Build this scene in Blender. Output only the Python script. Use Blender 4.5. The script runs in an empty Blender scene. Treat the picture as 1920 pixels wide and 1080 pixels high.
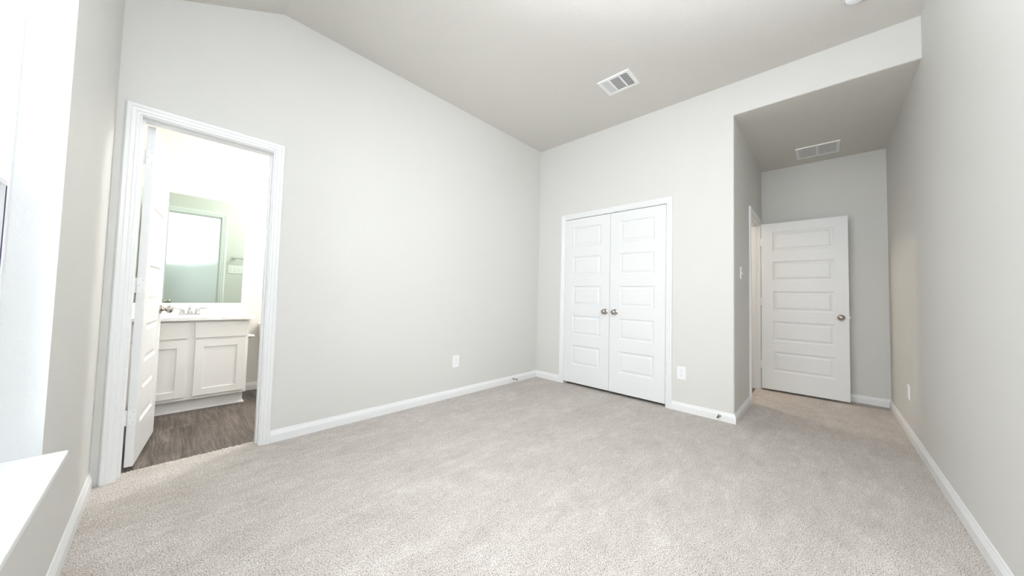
import bpy, bmesh, math, random
from mathutils import Matrix, Vector

random.seed(7)
S = bpy.context.scene
COL = S.collection

# ------------------------------------------------------------------ camera
CAM = Vector((0.23655, -2.83025, 1.06909))
yaw, pitch, roll = 0.76086, 0.04037, 0.02551
d = Vector((math.cos(yaw)*math.cos(pitch), math.sin(yaw)*math.cos(pitch), math.sin(pitch)))
r = d.cross(Vector((0, 0, 1))).normalized()
u = r.cross(d)
r2 = r*math.cos(roll) + u*math.sin(roll)
u2 = u*math.cos(roll) - r*math.sin(roll)
cd = bpy.data.cameras.new('camera')
cam = bpy.data.objects.new('camera', cd)
COL.objects.link(cam)
cam.matrix_world = Matrix(((r2.x, u2.x, -d.x, CAM.x), (r2.y, u2.y, -d.y, CAM.y), (r2.z, u2.z, -d.z, CAM.z), (0, 0, 0, 1)))
cd.sensor_width = 36.0
cd.lens = 615.4246/1920*36
cd.shift_y = (530.832-540)/1920
cd.clip_start = 0.01
S.camera = cam

# ------------------------------------------------------------------ world, lights, exposure
W = bpy.data.worlds.new('daylight')
S.world = W
W.use_nodes = True
bg = W.node_tree.nodes['Background']
bg.inputs[0].default_value = (0.945, 0.975, 1.0, 1)
bg.inputs[1].default_value = 6.0

S.view_settings.view_transform = 'Standard'
S.view_settings.look = 'None'
S.view_settings.gamma = 1.0
S.view_settings.use_curve_mapping = False
S.view_settings.exposure = 0.11
S.cycles.use_adaptive_sampling = False
S.cycles.use_guiding = True
S.cycles.max_bounces = 14
S.cycles.diffuse_bounces = 9
S.cycles.glossy_bounces = 5
S.cycles.transmission_bounces = 6


def light(name, kind, loc, energy, color=(1, 1, 1), rot=(0, 0, 0), **kw):
    l = bpy.data.lights.new(name, kind)
    l.energy = energy
    l.color = color
    for k, v in kw.items():
        setattr(l, k, v)
    o = bpy.data.objects.new(name, l)
    o.location = loc
    o.rotation_euler = rot
    COL.objects.link(o)
    return o


# daylight portal in the window opening (faces into the room)
WY0, WY1, WZ0, WZ1 = -2.93, -1.11, 0.555, 2.40      # window opening
po = light('window_daylight', 'AREA', (-0.17, (WY0+WY1)/2, (WZ0+WZ1)/2), 1.0, rot=(0, -math.pi/2, 0),
           shape='RECTANGLE', size=WZ1-WZ0, size_y=WY1-WY0)
po.data.cycles.is_portal = True
# the photographer's flash, bounced off the ceiling above the camera
fl = light('bounce_flash', 'SPOT', (0.20, -2.32, 1.30), 1010, (0.925, 0.985, 1.075),
           spot_size=math.radians(118), spot_blend=1.0, shadow_soft_size=0.03)
fl.rotation_euler = Vector((0.12, -0.37, 1.0)).to_track_quat('-Z', 'Y').to_euler()
# bathroom and hall ceiling lamps (fixtures are built further down)
light('bathroom_lamp', 'POINT', (1.70, 0.72, 2.46), 72, (1.0, 0.985, 0.97), shadow_soft_size=0.12)
light('hall_lamp', 'POINT', (5.2, -1.0, 2.45), 42, (1.0, 0.86, 0.72), shadow_soft_size=0.12)

# ------------------------------------------------------------------ dimensions
L, H, CA, SF, XB, WR, RX = 3.730, 3.077, 2.247, 2.776, 5.538, 3.331, 0.738
SLOPE = 0.482
TW = 0.115                       # partition thickness
YB, BH = 1.660, 2.720            # bathroom back wall, bathroom ceiling
BX = 2.40                        # bathroom right wall
FB = -0.006                      # plank floor level


# ------------------------------------------------------------------ materials
def mat(name, color, rough=0.5, metal=0.0, spec=None):
    m = bpy.data.materials.new(name)
    m.use_nodes = True
    b = m.node_tree.nodes['Principled BSDF']
    b.inputs['Base Color'].default_value = (*color, 1)
    b.inputs['Roughness'].default_value = rough
    b.inputs['Metallic'].default_value = metal
    if spec is not None:
        b.inputs['Specular IOR Level'].default_value = spec
    return m, m.node_tree, b


def N(nt, t, **kw):
    n = nt.nodes.new(t)
    for k, v in kw.items():
        setattr(n, k, v)
    return n


def math_node(nt, op, a, b=None):
    n = N(nt, 'ShaderNodeMath', operation=op)
    for i, v in enumerate((a, b)):
        if v is None:
            continue
        if hasattr(v, 'links'):
            nt.links.new(v, n.inputs[i])
        else:
            n.inputs[i].default_value = v
    return n.outputs[0]


def noise(nt, vec, scale, detail=2, rough=0.5, dist=0.0):
    n = N(nt, 'ShaderNodeTexNoise')
    n.inputs['Scale'].default_value = scale
    n.inputs['Detail'].default_value = detail
    n.inputs['Roughness'].default_value = rough
    n.inputs['Distortion'].default_value = dist
    nt.links.new(vec, n.inputs['Vector'])
    return n.outputs['Fac']


def ramp(nt, fac, stops):
    n = N(nt, 'ShaderNodeValToRGB')
    e = n.color_ramp.elements
    while len(e) < len(stops):
        e.new(0.5)
    for el, (p, c) in zip(e, stops):
        el.position = p
        el.color = (*c, 1)
    nt.links.new(fac, n.inputs['Fac'])
    return n.outputs['Color']


def bump(nt, bsdf, h, strength, dist):
    n = N(nt, 'ShaderNodeBump')
    n.inputs['Strength'].default_value = strength
    n.inputs['Distance'].default_value = dist
    nt.links.new(h, n.inputs['Height'])
    nt.links.new(n.outputs['Normal'], bsdf.inputs['Normal'])


def paint(name, color, rough, scale, strength, dist, detail=3):
    m, nt, b = mat(name, color, rough, spec=0.3)
    g = N(nt, 'ShaderNodeNewGeometry').outputs['Position']
    f = noise(nt, g, scale, detail, 0.55)
    bump(nt, b, f, strength, dist)
    return m


WALL = (0.672, 0.669, 0.647)
M_wall = paint('greige_wall_paint', WALL, 0.55, 115, 0.32, 0.003, 2)
M_ceil = paint('greige_ceiling_paint', (0.655, 0.637, 0.600), 0.75, 85, 0.32, 0.004, 2)
M_bath = paint('bathroom_wall_paint', (0.70, 0.69, 0.662), 0.5, 85, 0.35, 0.004)
M_return = paint('window_return_paint', (0.63, 0.645, 0.645), 0.5, 85, 0.35, 0.004)
M_trim = mat('white_trim_enamel', (0.80, 0.813, 0.82), 0.32)[0]
M_door = paint('white_door_enamel', (0.765, 0.778, 0.785), 0.38, 40, 0.03, 0.002)
M_hinge = mat('painted_hinge', (0.80, 0.81, 0.81), 0.35, 0.0)[0]
M_plate = mat('white_plastic', (0.85, 0.855, 0.87), 0.3)[0]
M_slot = mat('dark_slot', (0.06, 0.06, 0.065), 0.6)[0]
M_dark = mat('duct_shade', (0.10, 0.115, 0.13), 0.8)[0]
M_vent = mat('white_vent_enamel', (0.84, 0.85, 0.85), 0.35)[0]
M_nickel = mat('satin_nickel', (0.46, 0.425, 0.39), 0.2, 1.0)[0]
M_brushed = mat('brushed_nickel', (0.66, 0.64, 0.61), 0.38, 1.0)[0]
M_chrome = mat('chrome', (0.62, 0.62, 0.63), 0.08, 1.0)[0]
M_rubber = mat('grey_rubber', (0.16, 0.16, 0.17), 0.7)[0]
M_cab = mat('off_white_cabinet_paint', (0.80, 0.785, 0.765), 0.38)[0]
M_counter = mat('white_cultured_marble', (0.86, 0.855, 0.85), 0.15)[0]
M_porc = mat('porcelain', (0.80, 0.78, 0.74), 0.12)[0]
M_mirror = mat('mirror_silver', (0.60, 0.70, 0.635), 0.015, 1.0)[0]
M_vinyl = mat('white_vinyl', (0.85, 0.86, 0.87), 0.35)[0]
M_gasket = mat('navy_gasket', (0.035, 0.035, 0.10), 0.6)[0]
M_paper = mat('tissue', (0.85, 0.84, 0.82), 0.9)[0]
M_glow = mat('lit_lamp_glass', (0.9, 0.88, 0.84), 0.3)[0]
b_ = M_glow.node_tree.nodes['Principled BSDF']
b_.inputs['Emission Color'].default_value = (1, 0.95, 0.88, 1)
b_.inputs['Emission Strength'].default_value = 2.0

# window glass: a thin clear pane
M_glass = bpy.data.materials.new('window_glass')
M_glass.use_nodes = True
nt = M_glass.node_tree
nt.nodes.clear()
o_ = N(nt, 'ShaderNodeOutputMaterial')
mx = N(nt, 'ShaderNodeMixShader')
tr = N(nt, 'ShaderNodeBsdfTransparent')
gl = N(nt, 'ShaderNodeBsdfGlossy')
gl.inputs['Roughness'].default_value = 0.02
fr = N(nt, 'ShaderNodeFresnel')
fr.inputs['IOR'].default_value = 1.25
nt.links.new(fr.outputs[0], mx.inputs[0])
nt.links.new(tr.outputs[0], mx.inputs[1])
nt.links.new(gl.outputs[0], mx.inputs[2])
nt.links.new(mx.outputs[0], o_.inputs['Surface'])

# carpet: cut pile with light and dark flecks, nap sheen of vacuum and foot marks painted as colour
M_carpet, nt, b = mat('beige_frieze_carpet', (0.5, 0.46, 0.42), 0.95, spec=0.1)
g = N(nt, 'ShaderNodeNewGeometry').outputs['Position']
fine = noise(nt, g, 250, 2, 0.6, 0.5)
mid = noise(nt, g, 38, 2, 0.5, 0.5)
mp = N(nt, 'ShaderNodeMapping')
mp.inputs['Rotation'].default_value = (0, 0, math.radians(-28))
mp.inputs['Scale'].default_value = (1.0, 2.3, 1.0)
nt.links.new(g, mp.inputs['Vector'])
nap = noise(nt, mp.outputs[0], 1.9, 6, 0.72, 0.8)
nap2 = noise(nt, g, 5.5, 5, 0.7, 0.4)
yarn = ramp(nt, fine, [(0.31, (0.100, 0.082, 0.070)), (0.42, (0.455, 0.410, 0.374)),
                       (0.53, (0.705, 0.660, 0.626)), (0.66, (0.89, 0.855, 0.827))])
mp2 = N(nt, 'ShaderNodeMapping')
mp2.inputs['Rotation'].default_value = (0, 0, math.radians(38))
mp2.inputs['Scale'].default_value = (1.0, 2.6, 1.0)
nt.links.new(g, mp2.inputs['Vector'])
streak = noise(nt, mp2.outputs[0], 9.0, 5, 0.68, 0.5)
napsum = math_node(nt, 'ADD', math_node(nt, 'MULTIPLY', nap, 0.46), math_node(nt, 'ADD', math_node(nt, 'MULTIPLY', nap2, 0.22), math_node(nt, 'MULTIPLY', streak, 0.32)))
nap_sheen = ramp(nt, napsum, [(0.39, (0.80, 0.785, 0.77)), (0.47, (0.88, 0.87, 0.86)), (0.53, (0.93, 0.925, 0.92)), (0.61, (1.03, 1.04, 1.04))])
m1 = N(nt, 'ShaderNodeMix', data_type='RGBA', blend_type='MULTIPLY')
m1.inputs[0].default_value = 1.0
nt.links.new(yarn, m1.inputs[6])
nt.links.new(nap_sheen, m1.inputs[7])
nt.links.new(m1.outputs[2], b.inputs['Base Color'])
bump(nt, b, math_node(nt, 'ADD', fine, math_node(nt, 'MULTIPLY', mid, 0.5)), 0.55, 0.010)

# greyed oak plank floor, boards running along y
M_plank, nt, b = mat('grey_oak_plank', (0.2, 0.17, 0.15), 0.42, spec=0.35)
g = N(nt, 'ShaderNodeNewGeometry').outputs['Position']
sp = N(nt, 'ShaderNodeSeparateXYZ')
nt.links.new(g, sp.inputs[0])
X = math_node(nt, 'DIVIDE', math_node(nt, 'ADD', sp.outputs[0], 10.035), 0.152)
row = math_node(nt, 'FLOOR', X)
fx = math_node(nt, 'FRACT', X)
Yy = math_node(nt, 'DIVIDE', math_node(nt, 'ADD', sp.outputs[1], math_node(nt, 'MULTIPLY', row, 0.437)), 1.22)
idx = math_node(nt, 'FLOOR', Yy)
fy = math_node(nt, 'FRACT', Yy)
wn = N(nt, 'ShaderNodeTexWhiteNoise', noise_dimensions='2D')
cb = N(nt, 'ShaderNodeCombineXYZ')
nt.links.new(row, cb.inputs[0])
nt.links.new(idx, cb.inputs[1])
nt.links.new(cb.outputs[0], wn.inputs['Vector'])
gv = N(nt, 'ShaderNodeCombineXYZ')
nt.links.new(math_node(nt, 'MULTIPLY', sp.outputs[0], 8.5), gv.inputs[0])
nt.links.new(math_node(nt, 'MULTIPLY', sp.outputs[1], 3.0), gv.inputs[1])
nt.links.new(math_node(nt, 'MULTIPLY', wn.outputs['Value'], 60), gv.inputs[2])
warp = N(nt, 'ShaderNodeTexNoise')
warp.inputs['Scale'].default_value = 0.9
warp.inputs['Detail'].default_value = 2
nt.links.new(gv.outputs[0], warp.inputs['Vector'])
wv = N(nt, 'ShaderNodeVectorMath', operation='SCALE')
wv.inputs['Scale'].default_value = 0.55
nt.links.new(warp.outputs['Color'], wv.inputs[0])
wa = N(nt, 'ShaderNodeVectorMath', operation='ADD')
nt.links.new(gv.outputs[0], wa.inputs[0])
nt.links.new(wv.outputs[0], wa.inputs[1])
vo = N(nt, 'ShaderNodeTexVoronoi', feature='F1', voronoi_dimensions='3D')
vo.inputs['Scale'].default_value = 0.8
nt.links.new(wa.outputs[0], vo.inputs['Vector'])
field = vo.outputs['Distance']
rings = math_node(nt, 'ADD', math_node(nt, 'MULTIPLY', math_node(nt, 'SINE', math_node(nt, 'MULTIPLY', field, 46)), 0.5), 0.5)
rings = math_node(nt, 'POWER', rings, 0.6)
fade = math_node(nt, 'POWER', 2.718, math_node(nt, 'MULTIPLY', field, -2.6))
knot = math_node(nt, 'MULTIPLY', math_node(nt, 'SUBTRACT', 1.0, rings), fade)
gv2 = N(nt, 'ShaderNodeCombineXYZ')
nt.links.new(math_node(nt, 'ADD', math_node(nt, 'MULTIPLY', sp.outputs[0], 75), math_node(nt, 'MULTIPLY', field, 3.0)), gv2.inputs[0])
nt.links.new(math_node(nt, 'MULTIPLY', sp.outputs[1], 2.2), gv2.inputs[1])
nt.links.new(math_node(nt, 'MULTIPLY', wn.outputs['Value'], 60), gv2.inputs[2])
fibre = noise(nt, gv2.outputs[0], 1.2, 3, 0.55, 0.15)
tone = noise(nt, gv.outputs[0], 0.8, 3, 0.6, 0.2)
mixv = math_node(nt, 'SUBTRACT', math_node(nt, 'ADD', math_node(nt, 'MULTIPLY', fibre, 0.5), math_node(nt, 'MULTIPLY', tone, 0.5)),
                 math_node(nt, 'MULTIPLY', knot, 0.16))
pc = ramp(nt, mixv, [(0.32, (0.048, 0.038, 0.032)), (0.46, (0.112, 0.091, 0.078)), (0.62, (0.215, 0.184, 0.162))])
board = math_node(nt, 'ADD', math_node(nt, 'MULTIPLY', wn.outputs['Value'], 0.30), 0.84)
edge = math_node(nt, 'MULTIPLY', math_node(nt, 'GREATER_THAN', fx, 0.012), math_node(nt, 'GREATER_THAN', fy, 0.0018))
edge = math_node(nt, 'ADD', math_node(nt, 'MULTIPLY', edge, 0.45), 0.55)
sc = N(nt, 'ShaderNodeVectorMath', operation='SCALE')
nt.links.new(pc, sc.inputs[0])
nt.links.new(math_node(nt, 'MULTIPLY', board, edge), sc.inputs['Scale'])
nt.links.new(sc.outputs[0], b.inputs['Base Color'])
bump(nt, b, fibre, 0.15, 0.001)


# ------------------------------------------------------------------ object helpers
def link(name, bm, m, parent=None, loc=None, smooth=False, recalc=True):
    if recalc:
        bmesh.ops.recalc_face_normals(bm, faces=bm.faces)
    me = bpy.data.meshes.new(name)
    bm.to_mesh(me)
    bm.free()
    if smooth:
        for p in me.polygons:
            p.use_smooth = True
        if smooth != 'full':
            me.set_sharp_from_angle(angle=math.radians(smooth if smooth > 1 else 35))
    me.materials.append(m)
    o = bpy.data.objects.new(name, me)
    COL.objects.link(o)
    if parent is not None:
        o.parent = parent
    if loc is not None:
        o.location = loc
    return o


def tag(o, label, cat=None, group=None, kind=None):
    if label:
        o['label'] = label
    if cat:
        o['category'] = cat
    if group:
        o['group'] = group
    if kind:
        o['kind'] = kind
    return o


def struct(o, label, cat):
    return tag(o, label, cat, kind='structure')


def empty(name, loc=(0, 0, 0), rz=0.0):
    o = bpy.data.objects.new(name, None)
    o.empty_display_size = 0.05
    COL.objects.link(o)
    o.location = loc
    o.rotation_euler = (0, 0, rz)
    return o


def box(bm, a, b, bev=0.0, seg=2):
    x0, y0, z0 = (min(a[i], b[i]) for i in range(3))
    x1, y1, z1 = (max(a[i], b[i]) for i in range(3))
    vs = [bm.verts.new(p) for p in ((x0, y0, z0), (x1, y0, z0), (x1, y1, z0), (x0, y1, z0),
                                    (x0, y0, z1), (x1, y0, z1), (x1, y1, z1), (x0, y1, z1))]
    fs = [bm.faces.new([vs[i] for i in q]) for q in ((3, 2, 1, 0), (4, 5, 6, 7), (0, 1, 5, 4), (1, 2, 6, 5), (2, 3, 7, 6), (3, 0, 4, 7))]
    if bev:
        es = list({e for f in fs for e in f.edges})
        bmesh.ops.bevel(bm, geom=es, offset=bev, segments=seg, affect='EDGES', profile=0.5)
    return bm


def newbox(a, b, bev=0.0):
    return box(bmesh.new(), a, b, bev)


def lathe(bm, prof, mtx=Matrix(), n=32, sx=1.0, sy=1.0):
    """prof: (radius, height) pairs, revolved about local z."""
    rings = []
    for (rr, h) in prof:
        if rr < 1e-6:
            rings.append([bm.verts.new(mtx @ Vector((0, 0, h)))])
        else:
            rings.append([bm.verts.new(mtx @ Vector((rr*sx*math.cos(2*math.pi*i/n), rr*sy*math.sin(2*math.pi*i/n), h))) for i in range(n)])
    for a, b in zip(rings, rings[1:]):
        for i in range(n):
            j = (i+1) % n
            if len(a) == 1 and len(b) == 1:
                continue
            if len(a) == 1:
                bm.faces.new((a[0], b[i], b[j]))
            elif len(b) == 1:
                bm.faces.new((a[i], a[j], b[0]))
            else:
                bm.faces.new((a[i], a[j], b[j], b[i]))
    for rg, flip in ((rings[0], True), (rings[-1], False)):
        if len(rg) > 1:
            bm.faces.new(rg[::-1] if flip else rg)
    return bm


def tube(bm, pts, radii, n=14):
    pts = [Vector(p) for p in pts]
    rings = []
    up = Vector((0, 0, 1))
    for i, p in enumerate(pts):
        t = (pts[min(i+1, len(pts)-1)] - pts[max(i-1, 0)]).normalized()
        s = t.cross(up)
        if s.length < 1e-3:
            s = t.cross(Vector((1, 0, 0)))
        s.normalize()
        v = s.cross(t)
        rr = radii[i] if isinstance(radii, (list, tuple)) else radii
        rings.append([bm.verts.new(p + (s*math.cos(2*math.pi*k/n) + v*math.sin(2*math.pi*k/n))*rr) for k in range(n)])
    for a, b in zip(rings, rings[1:]):
        for k in range(n):
            bm.faces.new((a[k], a[(k+1) % n], b[(k+1) % n], b[k]))
    bm.faces.new(rings[0][::-1])
    bm.faces.new(rings[-1])
    return bm


def along(axis, origin):
    """matrix whose local z points along axis."""
    z = Vector(axis).normalized()
    x = Vector((0, 0, 1)) if abs(z.z) < 0.9 else Vector((1, 0, 0))
    y = z.cross(x).normalized()
    x = y.cross(z)
    return Matrix(((x.x, y.x, z.x, origin[0]), (x.y, y.y, z.y, origin[1]), (x.z, y.z, z.z, origin[2]), (0, 0, 0, 1)))


def cellwall(us, vs, hole, place, thick, top=None):
    """A wall slab cut in a grid; hole(uc, vc) -> True leaves the cell out. place(u, v, t) -> world, t = 0 is the room face.
    top(u): height that replaces the last v."""
    bm = bmesh.new()
    nu, nv = len(us)-1, len(vs)-1
    V = {}

    def vert(i, j, k):
        if (i, j, k) not in V:
            v = vs[j]
            if top and j == nv:
                v = top(us[i])
            V[(i, j, k)] = bm.verts.new(place(us[i], v, thick*k))
        return V[(i, j, k)]

    def solid(i, j):
        return 0 <= i < nu and 0 <= j < nv and not hole((us[i]+us[i+1])/2, (vs[j]+vs[j+1])/2)
    for i in range(nu):
        for j in range(nv):
            if not solid(i, j):
                continue
            for k in (0, 1):
                q = [vert(i, j, k), vert(i+1, j, k), vert(i+1, j+1, k), vert(i, j+1, k)]
                bm.faces.new(q if k else q[::-1])
            if not solid(i-1, j):
                bm.faces.new((vert(i, j, 0), vert(i, j+1, 0), vert(i, j+1, 1), vert(i, j, 1)))
            if not solid(i+1, j):
                bm.faces.new((vert(i+1, j, 1), vert(i+1, j+1, 1), vert(i+1, j+1, 0), vert(i+1, j, 0)))
            if not solid(i, j-1):
                bm.faces.new((vert(i, j, 1), vert(i+1, j, 1), vert(i+1, j, 0), vert(i, j, 0)))
            if not solid(i, j+1):
                bm.faces.new((vert(i, j+1, 0), vert(i+1, j+1, 0), vert(i+1, j+1, 1), vert(i, j+1, 1)))
    return bm


# ------------------------------------------------------------------ door openings
BD0, BD1, DH = 0.096, 0.718, 2.050          # bath door: clear width between jambs, head height
CD0, CD1 = -0.437, -1.665                   # closet
HD0, HD1 = 4.610, 5.384                     # hall door
JT = 0.019                                  # jamb thickness


def ceil_z(x):
    return H if x >= RX else H - SLOPE*(RX - x)


# ------------------------------------------------------------------ shell
# bath wall (the long wall): y 0..TW
bm = cellwall([0.0, BD0-JT, BD1+JT, RX+0.02, L], [0, DH+JT, 2.5],
              lambda a, v: BD0-JT < a < BD1+JT and v < DH+JT,
              lambda a, v, t: Vector((a, t, v)), TW, top=lambda a: ceil_z(a))
struct(link('wall_north', bm, M_wall), 'long pale greige wall with the bathroom doorway at its left end', 'wall')

# closet wall with the header over the alcove: x L..L+TW
bm = cellwall([-0.0, CD0+JT, CD1-JT, -CA, -WR], [0, DH+JT+0.008, SF, H],
              lambda a, v: (CD1-JT < a < CD0+JT and v < DH+JT+0.008) or (a < -CA and v < SF),
              lambda a, v, t: Vector((L+t, a, v)), TW)
bmesh.ops.recalc_face_normals(bm, faces=bm.faces)
ed = []
for e in bm.edges:
    p, q = e.verts[0].co, e.verts[1].co
    if abs(p.x-L) < 1e-5 and abs(q.x-L) < 1e-5:
        if abs(p.y+CA) < 1e-5 and abs(q.y+CA) < 1e-5 and max(p.z, q.z) <= SF+1e-5:
            ed.append(e)
        if abs(p.z-SF) < 1e-5 and abs(q.z-SF) < 1e-5 and max(p.y, q.y) <= -CA+1e-5:
            ed.append(e)
bmesh.ops.bevel(bm, geom=ed, offset=0.013, segments=5, affect='EDGES', profile=0.5)
we = link('wall_east', bm, M_wall, smooth=40)
we.data.materials.append(M_ceil)
for p in we.data.polygons:
    if abs(p.center.z-SF) < 1e-4 and p.center.y < -CA:
        p.material_index = 1
struct(we, 'end wall with the double closet doors and the header over the entry alcove', 'wall')

# alcove left wall (with the hall doorway): y -CA..-CA+TW, facing -y
bm = cellwall([L+TW, HD0-JT, HD1+JT, XB], [0, DH+JT, SF],
              lambda a, v: HD0-JT < a < HD1+JT and v < DH+JT,
              lambda a, v, t: Vector((a, -CA+t, v)), TW)
struct(link('wall_alcove_left', bm, M_wall), 'left side wall of the entry alcove, with the hall doorway in it', 'wall')
bm = newbox((XB, -WR-0.12, 0), (XB+TW, -CA+TW, SF))
struct(link('wall_alcove_back', bm, M_wall), 'back wall of the entry alcove behind the open hall door', 'wall')
bm = newbox((-0.16, -WR-0.12, 0), (XB, -WR, H+0.12))
struct(link('wall_south', bm, M_wall), 'right hand wall, long and bare, running into the entry alcove', 'wall')
# window wall: x 0..-0.16
bm = cellwall([YB+0.1, 0.0, WY1, WY0, -WR], [0, WZ0-0.022, WZ1, 2.5],
              lambda a, v: WY0 < a < WY1 and WZ0-0.022 < v < WZ1,
              lambda a, v, t: Vector((-t, a, v)), 0.16, top=lambda a: 2.7213)
o = link('wall_west', bm, M_wall)
struct(o, 'window wall at the left edge of the room, with a deep white window opening', 'wall')
o.data.materials.append(M_return)
for p in o.data.polygons:
    c, n = p.center, p.normal
    if -0.159 < c.x < -0.001 and WY0-0.01 < c.y < WY1+0.01 and WZ0-0.05 < c.z < WZ1+0.01:
        p.material_index = 1

# ceilings
bm = bmesh.new()
pr = [(-0.16, H-SLOPE*(RX+0.16)), (RX, H), (L+TW, H), (L+TW, H+0.1), (RX-0.02, H+0.1), (-0.16, H-SLOPE*(RX+0.16)+0.1)]
a_ = [bm.verts.new((x, TW, z)) for x, z in pr]
b2 = [bm.verts.new((x, -WR, z)) for x, z in pr]
bm.faces.new(a_[::-1])
bm.faces.new(b2)
for i in range(len(pr)):
    j = (i+1) % len(pr)
    bm.faces.new((a_[i], a_[j], b2[j], b2[i]))
struct(link('ceiling', bm, M_ceil), 'flat greige main ceiling that slopes down above the window wall', 'ceiling')
bm = newbox((L+TW, -WR, SF), (XB+TW, -CA+TW, SF+0.1))
struct(link('ceiling_alcove', bm, M_ceil), 'lower shaded ceiling of the entry alcove', 'ceiling')

# carpet
YT, YH = 0.104, -2.205       # carpet edges at the bath and hall thresholds
bm = bmesh.new()


def slab(x0, y0, x1, y1):
    vs = [bm.verts.new(p) for p in ((x0, y0, 0), (x1, y0, 0), (x1, y1, 0), (x0, y1, 0))]
    bm.faces.new(vs)


slab(0, -WR, L, 0)
slab(L, -WR, XB, -CA)
slab(L, -CA, L+0.72, 0)
slab(HD0, -CA, HD1, YH)


def tufted(x0, x1, ya, yb, n):
    prev = None
    for i in range(n+1):
        x = x0 + (x1-x0)*i/n
        j = random.uniform(-0.004, 0.004)
        z = random.uniform(-0.001, 0.003)
        cur = [bm.verts.new((x, ya, 0)), bm.verts.new((x, yb-0.012, z)), bm.verts.new((x, yb+j, z-0.003)), bm.verts.new((x, yb+j+0.002, FB-0.001))]
        if prev:
            for k in range(3):
                bm.faces.new((prev[k], cur[k], cur[k+1], prev[k+1]))
        prev = cur


tufted(BD0, BD1, 0.0, YT, 110)
bmesh.ops.recalc_face_normals(bm, faces=bm.faces)
struct(link('floor', bm, M_carpet), 'beige flecked carpet with painted nap sheen of vacuum and foot marks', 'carpet')

# bathroom shell
bm = newbox((-0.16, 0.0, FB-0.05), (BX, YB, FB))
bm2 = bm
struct(link('floor_bathroom', bm, M_plank), 'grey brown wood plank floor of the bathroom', 'floor')
bm = newbox((-0.16, YB, FB-0.05), (BX+0.1, YB+0.1, BH))
struct(link('wall_bathroom_back', bm, M_bath), 'bright bathroom wall behind the vanity and mirror', 'wall')
bm = newbox((BX, TW, FB-0.05), (BX+0.1, YB, BH))
struct(link('wall_bathroom_right', bm, M_bath), 'right hand wall of the bathroom, beyond the toilet', 'wall')
bm = newbox((0, TW, BH), (BX+0.1, YB+0.1, BH+0.08))
struct(link('ceiling_bathroom', bm, M_ceil), 'bathroom ceiling', 'ceiling')

# closet interior (dark behind the doors)
bm = newbox((L+0.70, -CA+TW, 0), (L+0.76, TW, SF))
struct(link('wall_closet_back', bm, M_wall), 'closet back wall behind the double doors', 'wall')
bm = newbox((L+TW, 0.0, 0), (L+0.70, TW, SF))
struct(link('wall_closet_side', bm, M_wall), 'closet side wall behind the double doors', 'wall')
bm = newbox((L+TW, -CA+TW, SF), (L+0.76, TW, SF+0.08))
struct(link('ceiling_closet', bm, M_ceil), 'closet ceiling behind the double doors', 'ceiling')

# hall beyond the open door
HX0, HX1, HY = L+0.76, 6.6, 0.0
bm = newbox((HX0, -CA, FB-0.05), (HX1, HY, FB))
struct(link('floor_hall', bm, M_plank), 'dark wood plank floor of the hall beyond the open door', 'floor')
bm = newbox((HX0-0.1, HY, FB), (HX1+0.1, HY+0.1, SF))
struct(link('wall_hall_far', bm, M_wall), 'far wall of the hall beyond the open door', 'wall')
bm = newbox((HX1, -CA, FB), (HX1+0.1, HY, SF))
struct(link('wall_hall_end', bm, M_wall), 'end wall of the hall beyond the open door', 'wall')
bm = newbox((XB+TW, -CA, FB), (HX1, -CA+TW, SF))
struct(link('wall_hall_near', bm, M_wall), 'near wall of the hall beside the open door', 'wall')
bm = newbox((HX0, -CA+TW, SF), (HX1, HY, SF+0.08))
struct(link('ceiling_hall', bm, M_ceil), 'hall ceiling beyond the open door', 'ceiling')

# ------------------------------------------------------------------ baseboards
BP = [(0, 0), (0.014, 0), (0.014, 0.052), (0.0115, 0.057), (0.0115, 0.061), (0.009, 0.066), (0.0055, 0.074), (0.005, 0.080), (0.003, 0.083), (0, 0.083)]


def baseboard(name, label, p0, p1, prev=None, nxt=None, z=0.0):
    """room on the right of p0->p1; prev / nxt are the neighbouring points when the corner is mitred."""
    p0, p1 = Vector(p0), Vector(p1)
    dd = (p1-p0).normalized()
    nn = Vector((dd.y, -dd.x))

    def off(p, other, first):
        if other is None:
            return lambda w: p + nn*w
        o2 = Vector(other)
        d2 = (p-o2).normalized() if first else (o2-p).normalized()
        n2 = Vector((d2.y, -d2.x))
        mm = (nn+n2)
        mm = mm/mm.dot(nn)
        return lambda w: p + mm*w
    f0, f1 = off(p0, prev, True), off(p1, nxt, False)
    bm = bmesh.new()
    A = [bm.verts.new((*f0(w), z+h)) for w, h in BP]
    B = [bm.verts.new((*f1(w), z+h)) for w, h in BP]
    for i in range(len(BP)-1):
        bm.faces.new((A[i], B[i], B[i+1], A[i+1]))
    bm.faces.new((A[-1], B[-1], B[0], A[0]))
    bm.faces.new(A)
    bm.faces.new(B[::-1])
    return struct(link(name, bm, M_trim), label, 'baseboard')


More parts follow.
